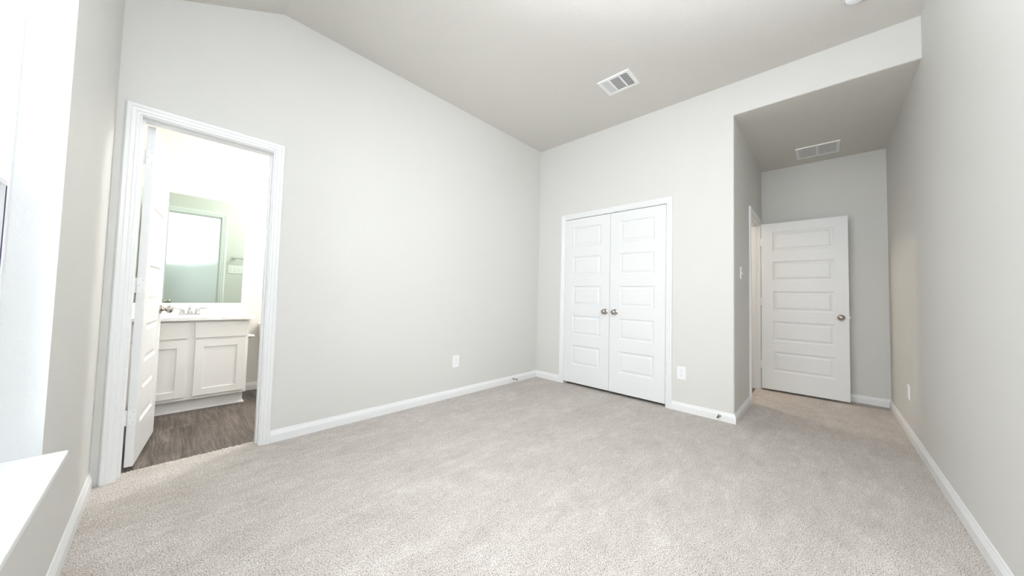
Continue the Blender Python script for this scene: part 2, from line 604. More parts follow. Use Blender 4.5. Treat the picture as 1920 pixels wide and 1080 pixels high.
CW = 0.057        # casing width
RV = 0.006        # reveal
bxL, bxR = BD0-RV-CW, BD1+RV+CW
cyA, cyB = CD0+RV+CW, CD1-RV-CW
hxA, hxB = HD0-RV-CW, HD1+RV+CW
baseboard('baseboard_north', 'white baseboard along the long wall right of the bathroom door', (bxR, 0), (L, 0), None, (L, -1))
baseboard('baseboard_east', 'short white baseboard between the room corner and the closet casing', (L, 0), (L, cyA), (0, 0))
baseboard('baseboard_pier', 'white baseboard under the outlet between closet and alcove', (L, cyB), (L, -CA), None, (L+1, -CA))
baseboard('baseboard_alcove_left', 'short white baseboard under the light switch in the alcove', (L, -CA), (hxA, -CA), (L, 0))
baseboard('baseboard_alcove_back', 'white baseboard on the alcove back wall behind the open door', (XB, -CA), (XB, -WR), None, (0, -WR))
baseboard('baseboard_south', 'long white baseboard along the bare right hand wall', (XB, -WR), (0, -WR), (XB, 0), (0, 0))
baseboard('baseboard_west', 'white baseboard below the window', (0, -WR), (0, 0), (1, -WR), (1, 0))
baseboard('baseboard_bathroom', 'white baseboard on the bathroom wall right of the vanity', (0.80, YB), (BX, YB), None, None, FB)

# ------------------------------------------------------------------ casings and jambs
CP = [(0.0, 0.0), (0.0, 0.0065), (0.004, 0.0085), (0.014, 0.0085), (0.019, 0.0125), (0.033, 0.0140), (0.038, 0.0180),
      (0.051, 0.0180), (0.057, 0.0130), (0.057, 0.0)]


def casing_bm(x0, x1, zt, place, z0=0.0):
    """x0 < x1: inner edges along the wall, zt inner top; place(a, v, depth)."""
    bm = bmesh.new()
    st = []
    for f in (lambda w: (x0-w, z0), lambda w: (x0-w, zt+w), lambda w: (x1+w, zt+w), lambda w: (x1+w, z0)):
        st.append([bm.verts.new(place(*f(w), dp)) for w, dp in CP])
    n = len(CP)
    for A, B in zip(st, st[1:]):
        for i in range(n):
            j = (i+1) % n
            bm.faces.new((A[i], A[j], B[j], B[i]))
    bm.faces.new(st[0])
    bm.faces.new(st[-1][::-1])
    return bm


def jamb_bm(x0, x1, zt, place, t0, t1, stop0, stop1, z0=0.0):
    """lining of the opening, plus the stop strip from depth stop0 to stop1."""
    bm = bmesh.new()

    def bx(a, b):
        p, q = place(*a), place(*b)
        box(bm, p, q)
    bx((x0-JT, z0, t0), (x0, zt+JT, t1))
    bx((x1, z0, t0), (x1+JT, zt+JT, t1))
    bx((x0, zt, t0), (x1, zt+JT, t1))
    s = 0.010
    bx((x0, z0, stop0), (x0+s, zt, stop1))
    bx((x1-s, z0, stop0), (x1, zt, stop1))
    bx((x0+s, zt-s, stop0), (x1-s, zt, stop1))
    return bm


def frame(name, label, x0, x1, zt, place, thick, stop, z_back=0.0, back=True):
    o = link(name, casing_bm(x0-RV, x1+RV, zt+RV, lambda a, v, dp: place(a, v, -dp)), M_trim)
    struct(o, label, 'door trim')
    link('jamb', jamb_bm(x0, x1, zt, place, 0.0, thick, *stop, min(0, z_back)), M_trim, o)
    if back:
        link('back_casing', casing_bm(x0-RV, x1+RV, zt+RV, lambda a, v, dp: place(a, v, thick+dp), z_back), M_trim, o)
    return o


frame('trim_1', 'white moulded casing around the bathroom doorway', BD0, BD1, DH, lambda a, v, t: Vector((a, t, v)), TW, (0.040, 0.078), FB)
# the closet opening runs along -y
frame('trim_2', 'white moulded casing around the double closet doors', -CD0, -CD1, DH+0.012, lambda a, v, t: Vector((L+t, -a, v)), TW, (0.040, 0.070), 0, False)
frame('trim_3', 'white casing around the hall doorway in the alcove', HD0, HD1, DH, lambda a, v, t: Vector((a, -CA+t, v)), TW, (0.038, 0.074), FB)

# ------------------------------------------------------------------ five panel doors
PB = [0.250-0.028, 0.614-0.028, 0.978-0.028, 1.342-0.028, 1.708-0.028]
PH = 0.237
PR = [(0.0, 0.0), (0.004, 0.0045), (0.010, 0.0085), (0.016, 0.0095), (0.022, 0.0095), (0.040, 0.0028), (0.043, 0.0020)]


def door_bm(w, h, t, stile=0.113):
    """local: x 0..w, z 0..h, front face y = 0 (facing -y), back y = t."""
    bm = bmesh.new()
    us = [0, stile, w-stile, w]
    vs = [0]
    for pb in PB:
        vs += [pb, pb+PH]
    vs.append(h)
    grid = {}
    for k in (0, 1):
        for i, a in enumerate(us):
            for j, v in enumerate(vs):
                grid[(i, j, k)] = bm.verts.new((a, t*k, v))
    for k in (0, 1):
        sg = 1 if k == 0 else -1
        for i in range(3):
            for j in range(len(vs)-1):
                q = [grid[(i, j, k)], grid[(i+1, j, k)], grid[(i+1, j+1, k)], grid[(i, j+1, k)]]
                if i == 1 and j % 2 == 1:
                    a0, a1, v0, v1 = us[1], us[2], vs[j], vs[j+1]
                    ring = q
                    for (ins, dep) in PR[1:]:
                        y = t*k + sg*dep
                        nr = [bm.verts.new((a0+ins, y, v0+ins)), bm.verts.new((a1-ins, y, v0+ins)),
                              bm.verts.new((a1-ins, y, v1-ins)), bm.verts.new((a0+ins, y, v1-ins))]
                        for e in range(4):
                            bm.faces.new((ring[e], ring[(e+1) % 4], nr[(e+1) % 4], nr[e]))
                        ring = nr
                    bm.faces.new(ring)
                else:
                    bm.faces.new(q)
    nv = len(vs)-1
    for j in range(nv):
        bm.faces.new((grid[(0, j, 0)], grid[(0, j+1, 0)], grid[(0, j+1, 1)], grid[(0, j, 1)]))
        bm.faces.new((grid[(3, j, 0)], grid[(3, j, 1)], grid[(3, j+1, 1)], grid[(3, j+1, 0)]))
    for i in range(3):
        bm.faces.new((grid[(i, 0, 0)], grid[(i, 0, 1)], grid[(i+1, 0, 1)], grid[(i+1, 0, 0)]))
        bm.faces.new((grid[(i, nv, 0)], grid[(i+1, nv, 0)], grid[(i+1, nv, 1)], grid[(i, nv, 1)]))
    return bm


KNOB = [(0.0, -0.001), (0.0315, -0.001), (0.0325, 0.002), (0.0320, 0.005), (0.0265, 0.0085), (0.0150, 0.011), (0.0125, 0.015), (0.0120, 0.026),
        (0.0145, 0.031), (0.0215, 0.035), (0.0258, 0.042), (0.0272, 0.050), (0.0258, 0.057), (0.0210, 0.063), (0.0125, 0.0672), (0.0, 0.0685)]


def knob_bm(x, z, y, sgn):
    return lathe(bmesh.new(), KNOB, along((0, sgn, 0), (x, y, z)), 40)


def door(name, label, w, t, loc, rz, h=2.025):
    o = link(name, door_bm(w, h, t), M_door, loc=loc)
    o.rotation_euler = (0, 0, rz)
    return struct(o, label, 'door')


def knuckle_bm(x, y, z, h=0.089, rr=0.0062):
    bm = bmesh.new()
    for k in range(5):
        a = z - h/2 + h*k/5
        lathe(bm, [(rr, a+0.0004), (rr, a+h/5-0.0004)], Matrix.Translation((x, y, 0)), 16)
    lathe(bm, [(0.003, z-h/2-0.003), (0.0052, z-h/2-0.002), (0.0052, z-h/2), (0.003, z-h/2)], Matrix.Translation((x, y, 0)), 12)
    lathe(bm, [(0.0052, z+h/2), (0.0052, z+h/2+0.002), (0.003, z+h/2+0.003)], Matrix.Translation((x, y, 0)), 12)
    return bm


# closet leaves: face at x = L, local x runs along -y, local y along +x
cw = (CD0-CD1-0.010)/2
SZ = 0.030
dl = door('door_1', 'left leaf of the white double closet doors', cw, 0.035, (L+0.001, CD0-0.003, SZ), -math.pi/2)
dr = door('door_2', 'right leaf of the white double closet doors, beside the outlet', cw, 0.035, (L+0.001, CD1+0.003+cw, SZ), -math.pi/2)
link('door_knob', knob_bm(cw-0.050, 0.892, 0.0, -1), M_nickel, dl, smooth=40)['label'] = 'satin nickel knob'
link('door_knob', knob_bm(0.066, 0.892, 0.0, -1), M_nickel, dr, smooth=40)['label'] = 'satin nickel knob'
for zz in (0.335, 1.070, 1.815):
    link('hinge', knuckle_bm(-0.0015, -0.0045, zz), M_hinge, dl, smooth=40)
    link('hinge', knuckle_bm(cw+0.0015, -0.0045, zz), M_hinge, dr, smooth=40)
for dd_, x0 in ((dl, cw-0.085), (dr, 0.045)):
    bm = newbox((x0, 0.002, 2.0245), (x0+0.040, 0.024, 2.0318))
    link('ball_catch', bm, M_slot, dd_)['label'] = 'dark catch on the top edge'

# bathroom door, swung into the bathroom; local front face (y = 0) is the one seen
ang = math.radians(6.5)
bw = 0.615
bd = door('door_3', 'white panel door standing open into the bathroom', bw, 0.035,
          (0.1475, 0.1195, 0.018), math.pi/2-ang)
link('door_knob', knob_bm(bw-0.062, 0.892, 0.0, -1), M_nickel, bd, smooth=40)['label'] = 'satin nickel knob'
link('door_knob', knob_bm(bw-0.062, 0.892, 0.035, 1), M_nickel, bd, smooth=40)
link('latch', newbox((bw-0.001, 0.006, 0.862), (bw+0.002, 0.029, 0.922)), M_nickel, bd)
for zz in (0.285, 1.060, 1.835):
    bm = newbox((-0.0022, -0.0005, zz-0.0445), (0.0006, 0.036, zz+0.0445), 0.0006)
    box(bm, (-0.0022, 0.034, zz-0.0445), (0.0, 0.054, zz+0.0445))
    lathe(bm, [(0.006, zz-0.0445), (0.006, zz+0.0445)], Matrix.Translation((-0.002, 0.045, 0)), 14)
    hg = link('hinge', bm, M_hinge, bd)
    bm = bmesh.new()
    for (yy, dz) in ((0.010, 0.030), (0.024, 0.0), (0.010, -0.030)):
        lathe(bm, [(0.0026, 0.0), (0.0022, 0.0006), (0.0, 0.0007)], along((-1, 0, 0), (-0.0022, yy, zz+dz)), 12)
    link('screw', bm, mat('screw_grey', (0.48, 0.48, 0.48), 0.4, 0.2)[0] if zz < 0.5 else bpy.data.materials['screw_grey'], hg)  # screw heads in one plain grey

# hall door, open at right angles; visible face at x = 5.343, local x runs along -y
hw = 0.762
hd = door('door_4', 'white panel hall door standing open across the alcove back wall', hw, 0.035, (5.3430, -2.2635, 0.024), -math.pi/2)
link('door_knob', knob_bm(hw-0.062, 0.904, 0.0, -1), M_nickel, hd, smooth=40)['label'] = 'satin nickel knob'
link('door_knob', knob_bm(hw-0.062, 0.904, 0.035, 1), M_nickel, hd, smooth=40)
bm = newbox((hw-0.001, 0.006, 0.874), (hw+0.0015, 0.029, 0.934))
box(bm, (hw+0.001, 0.011, 0.895), (hw+0.011, 0.024, 0.913))
link('latch', bm, M_nickel, hd)
for zz in (0.285, 1.060, 1.800):
    bm = knuckle_bm(-0.008, 0.0365, zz)
    box(bm, (-0.010, 0.006, zz-0.0445), (-0.0006, 0.034, zz+0.0445))
    link('hinge', bm, M_hinge, hd, smooth=40)

# ------------------------------------------------------------------ window
wn_ = empty('window_1', (-0.09, (WY0+WY1)/2, WZ0))
struct(wn_, 'white vinyl single hung twin window at the left edge', 'window')


def wpart(name, bm, m, parent=None, label=None):
    par = parent or wn_
    off = Vector(wn_.location)
    bmesh.ops.translate(bm, vec=-off, verts=bm.verts)
    o = link(name, bm, m, par)
    if label:
        o['label'] = label
    return o


# stool (sill board), standing 5 cm proud of the wall and as long as the opening
bm = newbox((-0.088, WY0+0.001, WZ0-0.020), (0.050, WY1-0.001, WZ0), 0.004)
wpart('window_sill', bm, M_trim, None, 'glossy white sill board')
FX0, FX1 = -0.155, -0.090
FW = 0.019
bm = bmesh.new()
e0 = 0.001
box(bm, (FX0, WY1-FW, WZ0), (FX1, WY1-e0, WZ1-e0))
box(bm, (FX0, WY0+e0, WZ0), (FX1, WY0+FW, WZ1-e0))
box(bm, (FX0, WY0+FW, WZ1-FW), (FX1, WY1-FW, WZ1-e0))
box(bm, (FX0, WY0+FW, WZ0), (FX1, WY1-FW, WZ0+FW))
ym = (WY0+WY1)/2
box(bm, (FX0, ym-0.025, WZ0+FW), (FX1, ym+0.025, WZ1-FW))
wpart('window_frame', bm, M_vinyl)
ZM = 1.358
for (y0, y1) in ((ym+0.025, WY1-FW), (WY0+FW, ym-0.025)):
    g_ = 0.0045
    # lower sash, toward the room
    bm = bmesh.new()
    sx0, sx1, sw = -0.122, -0.094, 0.042
    a0, a1, z0, z1 = y0+g_, y1-g_, WZ0+FW, ZM
    box(bm, (sx0, a0, z0), (sx1, a0+sw, z1), 0.002)
    box(bm, (sx0, a1-sw, z0), (sx1, a1, z1), 0.002)
    box(bm, (sx0, a0+sw, z0), (sx1, a1-sw, z0+0.055))
    box(bm, (sx0, a0+sw, z1-0.045), (sx1, a1-sw, z1))
    box(bm, (sx1-0.001, a0+sw, z1-0.016), (sx1+0.010, a1-sw, z1-0.004))
    s1 = wpart('lower_sash', bm, M_vinyl)
    wpart('pane', newbox((-0.110, a0+sw-0.003, z0+0.052), (-0.106, a1-sw+0.003, z1-0.042)), M_glass, s1)
    bm = newbox((sx0, y1-g_, z0), (sx1+0.001, y1-0.0003, z1))
    box(bm, (sx0, y0+0.0003, z0), (sx1+0.001, y0+g_, z1))
    wpart('weatherstrip', bm, M_gasket, s1, 'dark navy weatherstrip line')
    # upper sash, outside
    bm = bmesh.new()
    sx0, sx1, sw = -0.152, -0.126, 0.036
    a0, a1, z0, z1 = y0+0.001, y1-0.001, ZM-0.035, WZ1-FW
    box(bm, (sx0, a0, z0), (sx1, a0+sw, z1), 0.002)
    box(bm, (sx0, a1-sw, z0), (sx1, a1, z1), 0.002)
    box(bm, (sx0, a0+sw, z0), (sx1, a1-sw, z0+0.035))
    box(bm, (sx0, a0+sw, z1-0.045), (sx1, a1-sw, z1))
    s2 = wpart('upper_sash', bm, M_vinyl)
    wpart('pane', newbox((-0.141, a0+sw-0.003, z0+0.032), (-0.137, a1-sw+0.003, z1-0.042)), M_glass, s2)

# ------------------------------------------------------------------ outlets and switches
def wall_mtx(origin, nrm):
    """local x along the wall (to the viewer's right), y up, z out of the wall."""
    z = Vector(nrm)
    y = Vector((0, 0, 1))
    x = y.cross(z)
    return Matrix(((x.x, y.x, z.x, origin[0]), (x.y, y.y, z.y, origin[1]), (x.z, y.z, z.z, origin[2]), (0, 0, 0, 1)))


def plate_bm(w, h):
    bm = newbox((-w/2, -h/2, 0), (w/2, h/2, 0.0055))
    top = [e for e in bm.edges if all(v.co.z > 0.005 for v in e.verts)]
    bmesh.ops.bevel(bm, geom=top, offset=0.003, segments=3, affect='EDGES', profile=0.5)
    return bm


def rounded(bm, w, h, z0, z1, rad, seg=5, cx=0, cy=0):
    pts = []
    for (sx, sy, a0) in ((1, 1, 0), (-1, 1, 90), (-1, -1, 180), (1, -1, 270)):
        for k in range(seg+1):
            a = math.radians(a0 + 90*k/seg)
            pts.append((cx+sx*(w/2-rad)+rad*math.cos(a), cy+sy*(h/2-rad)+rad*math.sin(a)))
    A = [bm.verts.new((x, y, z0)) for x, y in pts]
    B = [bm.verts.new((x, y, z1)) for x, y in pts]
    n = len(pts)
    for i in range(n):
        j = (i+1) % n
        bm.faces.new((A[i], A[j], B[j], B[i]))
    bm.faces.new(A[::-1])
    bm.faces.new(B)
    return bm


def outlet(label, origin, nrm, w=0.073, h=0.118):
    t = empty('wall_outlet', origin)
    t.matrix_world = wall_mtx(origin, nrm)
    tag(t, label, 'outlet', 'wall outlets')
    link('cover_plate', plate_bm(w, h), M_plate, t)
    for sy in (0.0195, -0.0195):
        rc = link('receptacle', rounded(bmesh.new(), 0.033, 0.028, 0.005, 0.0066, 0.008, 5, 0, sy), M_plate, t)
        bm = bmesh.new()
        box(bm, (-0.0075, sy+0.0005, 0.0064), (-0.0055, sy+0.0085, 0.0068))
        box(bm, (0.0055, sy+0.0015, 0.0064), (0.0075, sy+0.0080, 0.0068))
        lathe(bm, [(0.0026, 0.0064), (0.0026, 0.0068)], Matrix.Translation((0, sy-0.0075, 0)), 14)
        link('slots', bm, M_slot, rc)['label'] = 'dark plug slots'
    link('screw', lathe(bmesh.new(), [(0.003, 0.005), (0.0028, 0.0063), (0, 0.0065)], n=14), M_plate, t)
    return t


outlet('white outlet low on the long wall between bathroom door and corner', (2.378, 0, 0.368), (0, -1, 0), 0.080, 0.125)
outlet('white outlet on the wall just right of the double closet doors', (L, -1.815, 0.366), (-1, 0, 0), 0.080, 0.122)
outlet('white outlet low on the right hand wall, seen nearly edge on', (4.50, -WR, 0.362), (0, 1, 0), 0.073, 0.122)

t = empty('light_switch', (4.055, -CA, 1.352))
t.matrix_world = wall_mtx((4.055, -CA, 1.352), (0, -1, 0))
tag(t, 'white toggle light switch on the alcove wall beside the hall doorway', 'light switch')
link('cover_plate', plate_bm(0.073, 0.118), M_plate, t)
bm = newbox((-0.005, -0.012, 0.004), (0.005, 0.012, 0.0075))
link('bezel', bm, M_plate, t)
bm = bmesh.new()
tube(bm, [(0, 0.002, 0.005), (0, -0.006, 0.013), (0, -0.010, 0.018)], [0.0048, 0.0042, 0.0036], 10)
link('toggle', bm, M_plate, t)
for sy in (0.030, -0.030):
    link('screw', lathe(bmesh.new(), [(0.003, 0.005), (0.0028, 0.0063), (0, 0.0065)], Matrix.Translation((0, sy, 0)), 12), M_plate, t)

# gang switch by the bathroom door, seen in the mirror
t = empty('switch_panel', (0.915, TW, 1.350))
t.matrix_world = wall_mtx((0.915, TW, 1.350), (0, 1, 0))
tag(t, 'white four gang switch plate, seen in the bathroom mirror', 'light switch')
link('cover_plate', plate_bm(0.208, 0.118), M_plate, t)
for k in range(4):
    x = -0.069 + 0.046*k
    bm = newbox((x-0.0165, -0.033, 0.005), (x+0.0165, 0.033, 0.0075), 0.001)
    for v in bm.verts:
        if v.co.y > 0.02 and v.co.z > 0.006:
            v.co.z += 0.003
    link('rocker', bm, M_plate, t)

# ------------------------------------------------------------------ door stops
def door_stop(label, origin, nrm):
    t = empty('door_stop', origin)
    t.matrix_world = along(nrm, origin)
    tag(t, label, 'door stop', 'spring door stops on the baseboards')
    link('base', lathe(bmesh.new(), [(0.0125, 0.0), (0.0125, 0.003), (0.009, 0.006), (0.005, 0.008)], n=20), M_nickel, t, smooth=40)
    bm = bmesh.new()
    turns, n = 13, 13*12
    pts = [(0.0048*math.cos(2*math.pi*turns*i/n), 0.0048*math.sin(2*math.pi*turns*i/n), 0.006+0.050*i/n) for i in range(n+1)]
    tube(bm, pts, 0.0016, 6)
    lathe(bm, [(0.0034, 0.004), (0.0034, 0.060)], n=12)
    link('spring', bm, M_nickel, t, smooth=50)
    link('tip', lathe(bmesh.new(), [(0.0075, 0.056), (0.0085, 0.059), (0.0085, 0.068), (0.006, 0.071), (0, 0.0715)], n=20), M_rubber, t, smooth=40)['label'] = 'grey rubber tip'
    return t


door_stop('small spring door stop on the baseboard of the long wall near the corner', (3.262, -0.0125, 0.046), (0.0, -1, 0.0))
door_stop('small spring door stop on the baseboard under the outlet beside the alcove', (L-0.0125, -2.135, 0.046), (-1, 0, 0.0))

# ------------------------------------------------------------------ ceiling supply register
VX0, VX1, VY0, VY1 = 2.912, 3.164, -1.613, -1.311
cx_, cy_ = (VX0+VX1)/2, (VY0+VY1)/2
t = empty('ceiling_register', (cx_, cy_, H))
tag(t, 'white louvred supply register set in the main ceiling', 'vent')
vw, vh = (VY1-VY0)/2, (VX1-VX0)/2           # half sizes along y and x
iw, ih = vw-0.030, vh-0.030


def ring_plate(bm, hx, hy, ix, iy, z0, z1, lip=0.004):
    """frame with an opening, bevelled outer lip; z1 is the exposed (lower) face."""
    prof = [(hx, hy, z0), (hx-lip, hy-lip, z1), (ix+0.003, iy+0.003, z1), (ix, iy, z1+0.002), (ix, iy, z0)]
    rs = [[bm.verts.new((sx*a, sy*b, z)) for sx, sy in ((1, 1), (-1, 1), (-1, -1), (1, -1))] for a, b, z in prof]
    for A, B in zip(rs, rs[1:]+rs[:1]):
        for i in range(4):
            bm.faces.new((A[i], A[(i+1) % 4], B[(i+1) % 4], B[i]))
    return bm


link('frame', ring_plate(bmesh.new(), vh, vw, ih, iw, 0.0, -0.009), M_vent, t)
link('duct_shade_plate', newbox((-ih, -iw, -0.0012), (ih, iw, -0.0002)), M_dark, t)['label'] = 'dark plate painted as the shade in the duct'  # flat dark plate stands in for the shade inside the duct
# bars between the three banks; banks run left (y max) to right (y min)
b1, b2_ = 0.046, -0.050
for yb in (b1, b2_):
    link('divider', newbox((-ih, yb-0.0065, -0.0095), (ih, yb+0.0065, -0.002)), M_vent, t)


def louvre(p0, p1, width, tilt, z=-0.006):
    """thin tilted blade from p0 to p1 (in the register's plane)."""
    p0, p1 = Vector((*p0, z)), Vector((*p1, z))
    dd = (p1-p0).normalized()
    sd = dd.cross(Vector((0, 0, 1)))
    w = sd*math.cos(tilt)*width/2 + Vector((0, 0, 1))*math.sin(tilt)*width/2
    th = w.cross(dd).normalized()*0.0006
    bm = bmesh.new()
    A = [bm.verts.new(p0+s*w+q*th) for s, q in ((1, 1), (-1, 1), (-1, -1), (1, -1))]
    B = [bm.verts.new(p1+s*w+q*th) for s, q in ((1, 1), (-1, 1), (-1, -1), (1, -1))]
    for i in range(4):
        bm.faces.new((A[i], A[(i+1) % 4], B[(i+1) % 4], B[i]))
    bm.faces.new(A[::-1])
    bm.faces.new(B)
    return bm


for k in range(6):                                        # left bank: blades along x, tilted toward the viewer
    y = b1+0.012 + (iw-b1-0.014)*k/5
    link('louvre', louvre((-ih, y), (ih, y), 0.0078, math.radians(20)), M_vent, t)
for k in range(11):                                       # middle bank: blades along y
    x = -ih+0.007 + (2*ih-0.014)*k/10
    link('louvre', louvre((x, b2_+0.0065), (x, b1-0.0065), 0.0150, math.radians(18)), M_vent, t)
for k in range(6):                                        # right bank: blades along x, tilted away
    y = -iw+0.004 + (iw+b2_-0.011)*k/5
    link('louvre', louvre((-ih, y), (ih, y), 0.0095, math.radians(-38)), M_vent, t)
for k in range(5):
    x = -ih + 2*ih*(k+1)/6
    link('cross_bar', newbox((x-0.0012, -iw, -0.0046), (x+0.0012, b2_-0.0065, -0.0022)), M_vent, t)

# return air grille in the alcove ceiling
GX0, GX1, GY0, GY1 = 4.958, 5.304, -2.968, -2.612
t = empty('return_air_grille', ((GX0+GX1)/2, (GY0+GY1)/2, SF))
tag(t, 'flat square return air grille in the alcove ceiling above the open door', 'vent')
hx, hy = (GX1-GX0)/2, (GY1-GY0)/2
gi, gj = hx-0.024, hy-0.024
link('frame', ring_plate(bmesh.new(), hx, hy, gi, gj, 0.0, -0.010, 0.003), M_vent, t)
link('filter_backing', newbox((-gi, -gj, -0.0012), (gi, gj, -0.0002)), mat('grey_filter', (0.74, 0.75, 0.75), 0.9)[0], t)['label'] = 'grey backing'
link('centre_bar', newbox((-gi, -0.010, -0.0095), (gi, 0.010, -0.002)), M_vent, t)
for k in range(30):
    y = -gj + 2*gj*(k+0.5)/30
    if abs(y) < 0.012:
        continue
    link('fin', louvre((-gi, y), (gi, y), 0.0100, math.radians(38), -0.0052), M_vent, t)

# smoke detector
t = empty('smoke_detector', (3.206, -3.005, H))
tag(t, 'white round smoke detector on the ceiling near the right hand wall', 'smoke detector')
flip = Matrix.Rotation(math.pi, 4, 'X')
link('base', lathe(bmesh.new(), [(0.062, -0.001), (0.066, 0.002), (0.066, 0.012), (0.063, 0.014)], flip, 48), M_plate, t, smooth=40)
link('housing', lathe(bmesh.new(), [(0.060, 0.013), (0.061, 0.020), (0.058, 0.030), (0.050, 0.038), (0.034, 0.042), (0.0, 0.043)], flip, 48), M_plate, t, smooth=40)
bm = bmesh.new()
for k in range(24):
    a = 2*math.pi*k/24
    m4 = Matrix.Rotation(a, 4, 'Z')
    bb = newbox((0.0595, -0.0045, -0.0285), (0.0615, 0.0045, -0.0205))
    bb.transform(m4)
    me_ = bpy.data.meshes.new('tmp')
    bb.to_mesh(me_)
    bb.free()
    bm.from_mesh(me_)
    bpy.data.meshes.remove(me_)
link('sensor_slots', bm, mat('slot_grey', (0.45, 0.46, 0.47), 0.6)[0], t)
link('test_button', lathe(bmesh.new(), [(0.013, 0.041), (0.013, 0.0440), (0.011, 0.0452), (0, 0.0455)], flip, 28), M_plate, t, smooth=40)

# ------------------------------------------------------------------ bathroom vanity
CT, CU = 0.816, 0.791            # countertop top and underside
VYF = 1.172                      # face frame
VXR = 0.797
v = empty('vanity_cabinet', (0.40, 1.42, FB))
tag(v, 'off white shaker vanity cabinet with two doors behind the bathroom door', 'cabinet')
VO = Vector((0.40, 1.42, FB))


def vpart(name, bm, m, par=None, smooth=False):
    bmesh.ops.translate(bm, vec=-VO, verts=bm.verts)
    return link(name, bm, m, par or v, smooth=smooth)


bm = bmesh.new()
box(bm, (0.001, VYF+0.019, 0.104), (0.019, YB-0.001, CU-0.0005))
box(bm, (VXR-0.018, VYF+0.019, 0.104), (VXR, YB-0.001, CU-0.0005))
box(bm, (0.019, VYF+0.019, 0.104), (VXR-0.018, YB-0.001, 0.122))
box(bm, (0.019, YB-0.010, 0.122), (VXR-0.018, YB-0.001, CU-0.0005))
vpart('carcass', bm, M_cab)
bm = newbox((0.001, VYF, 0.104), (VXR, VYF+0.019, CU-0.0005))
vpart('face_frame', bm, M_cab)
bm = newbox((0.001, 1.240, FB), (0.784, YB-0.001, 0.104))
vpart('toe_kick', bm, M_cab)
bm = bmesh.new()
prf = [(0, 0), (0.014, 0), (0.0135, 0.005), (0.011, 0.011), (0.006, 0.016), (0, 0.019)]
pa = [[(0.001, 1.240-w, FB+h) for w, h in prf], [(0.784+w, 1.240-w, FB+h) for w, h in prf], [(0.784+w, YB-0.015, FB+h) for w, h in prf]]
rs = [[bm.verts.new(p) for p in s] for s in pa]
for A, B in zip(rs, rs[1:]):
    for i in range(len(prf)):
        j = (i+1) % len(prf)
        bm.faces.new((A[i], A[j], B[j], B[i]))
bm.faces.new(rs[0])
bm.faces.new(rs[-1][::-1])
vpart('shoe_moulding', bm, M_cab)


def shaker(x0, x1, z0, z1, y, rail):
    bm = bmesh.new()
    th = 0.019
    box(bm, (x0, y, z0), (x0+rail, y+th, z1), 0.001)
    box(bm, (x1-rail, y, z0), (x1, y+th, z1), 0.001)
    box(bm, (x0+rail, y, z0), (x1-rail, y+th, z0+rail), 0.001)
    box(bm, (x0+rail, y, z1-rail), (x1-rail, y+th, z1), 0.001)
    box(bm, (x0+rail-0.002, y+0.009, z0+rail-0.002), (x1-rail+0.002, y+th-0.001, z1-rail+0.002))
    return bm


FY = VYF-0.0195
for (x0, x1) in ((0.432, 0.775), (0.034, 0.377)):
    vpart('door', shaker(x0, x1, 0.132, 0.612, FY, 0.058), M_cab)
    vpart('drawer_front', newbox((x0-0.006, FY, 0.634), (x1+0.009, FY+0.019, 0.772), 0.0015), M_cab)

# countertop with moulded basin and splash
SX, SY, SA, SB = 0.400, 1.365, 0.200, 0.145
t = empty('countertop', (0.40, 1.40, CT))
tag(t, 'white vanity countertop with moulded oval basin', 'countertop')
OFF = Vector((0.40, 1.40, CT))
X0, X1, Y0, Y1 = 0.001, 0.838, 1.118, YB-0.001
bm = bmesh.new()
n = 64


def rect_hit(a):
    c, s = math.cos(a), math.sin(a)
    k = []
    if c > 1e-9:
        k.append((X1-SX)/c)
    if c < -1e-9:
        k.append((X0-SX)/c)
    if s > 1e-9:
        k.append((Y1-SY)/s)
    if s < -1e-9:
        k.append((Y0-SY)/s)
    k = min(k)
    return (SX+k*c, SY+k*s)


angs = [2*math.pi*i/n for i in range(n)]
for cxx, cyy in ((X0, Y0), (X1, Y0), (X1, Y1), (X0, Y1)):
    a = math.atan2(cyy-SY, cxx-SX) % (2*math.pi)
    i = min(range(n), key=lambda q: abs((angs[q]-a+math.pi) % (2*math.pi)-math.pi))
    angs[i] = a
out = [rect_hit(a) for a in angs]
T_ = [bm.verts.new((x, y, CT)) for x, y in out]
T2 = [bm.verts.new((x, y, CU)) for x, y in out]
rings = []
for (f, z) in ((1.0, CT), (0.985, CT-0.002), (0.965, CT-0.008), (0.93, CT-0.035), (0.80, CT-0.085), (0.55, CT-0.115), (0.25, CT-0.125), (0.06, CT-0.127)):
    rings.append([bm.verts.new((SX+SA*f*math.cos(a), SY+SB*f*math.sin(a), z)) for a in angs])
under = [bm.verts.new((SX+(SA+0.012)*math.cos(a), SY+(SB+0.012)*math.sin(a), CU)) for a in angs]
for A, B in [(T_, rings[0])] + list(zip(rings, rings[1:])):
    for i in range(n):
        j = (i+1) % n
        bm.faces.new((A[i], A[j], B[j], B[i]))
bm.faces.new(rings[-1])
for i in range(n):
    j = (i+1) % n
    bm.faces.new((T_[i], T2[i], T2[j], T_[j]))
    bm.faces.new((T2[i], under[i], under[j], T2[j]))
be = [e for e in bm.edges if all(abs(q.co.z-CT) < 1e-6 for q in e.verts) and all(abs(q.co.x-X0) < 1e-6 or abs(q.co.x-X1) < 1e-6 or abs(q.co.y-Y0) < 1e-6 or abs(q.co.y-Y1) < 1e-6 for q in e.verts)]
bmesh.ops.translate(bm, vec=-OFF, verts=bm.verts)
link('top', bm, M_counter, t, smooth=40)
bm = lathe(bmesh.new(), [(0.022, 0), (0.022, 0.002), (0.016, 0.004), (0.0, 0.0045)], Matrix.Translation((SX, SY, CT-0.128)), 24)
bmesh.ops.translate(bm, vec=-OFF, verts=bm.verts)
link('drain', bm, M_chrome, t, smooth=40)

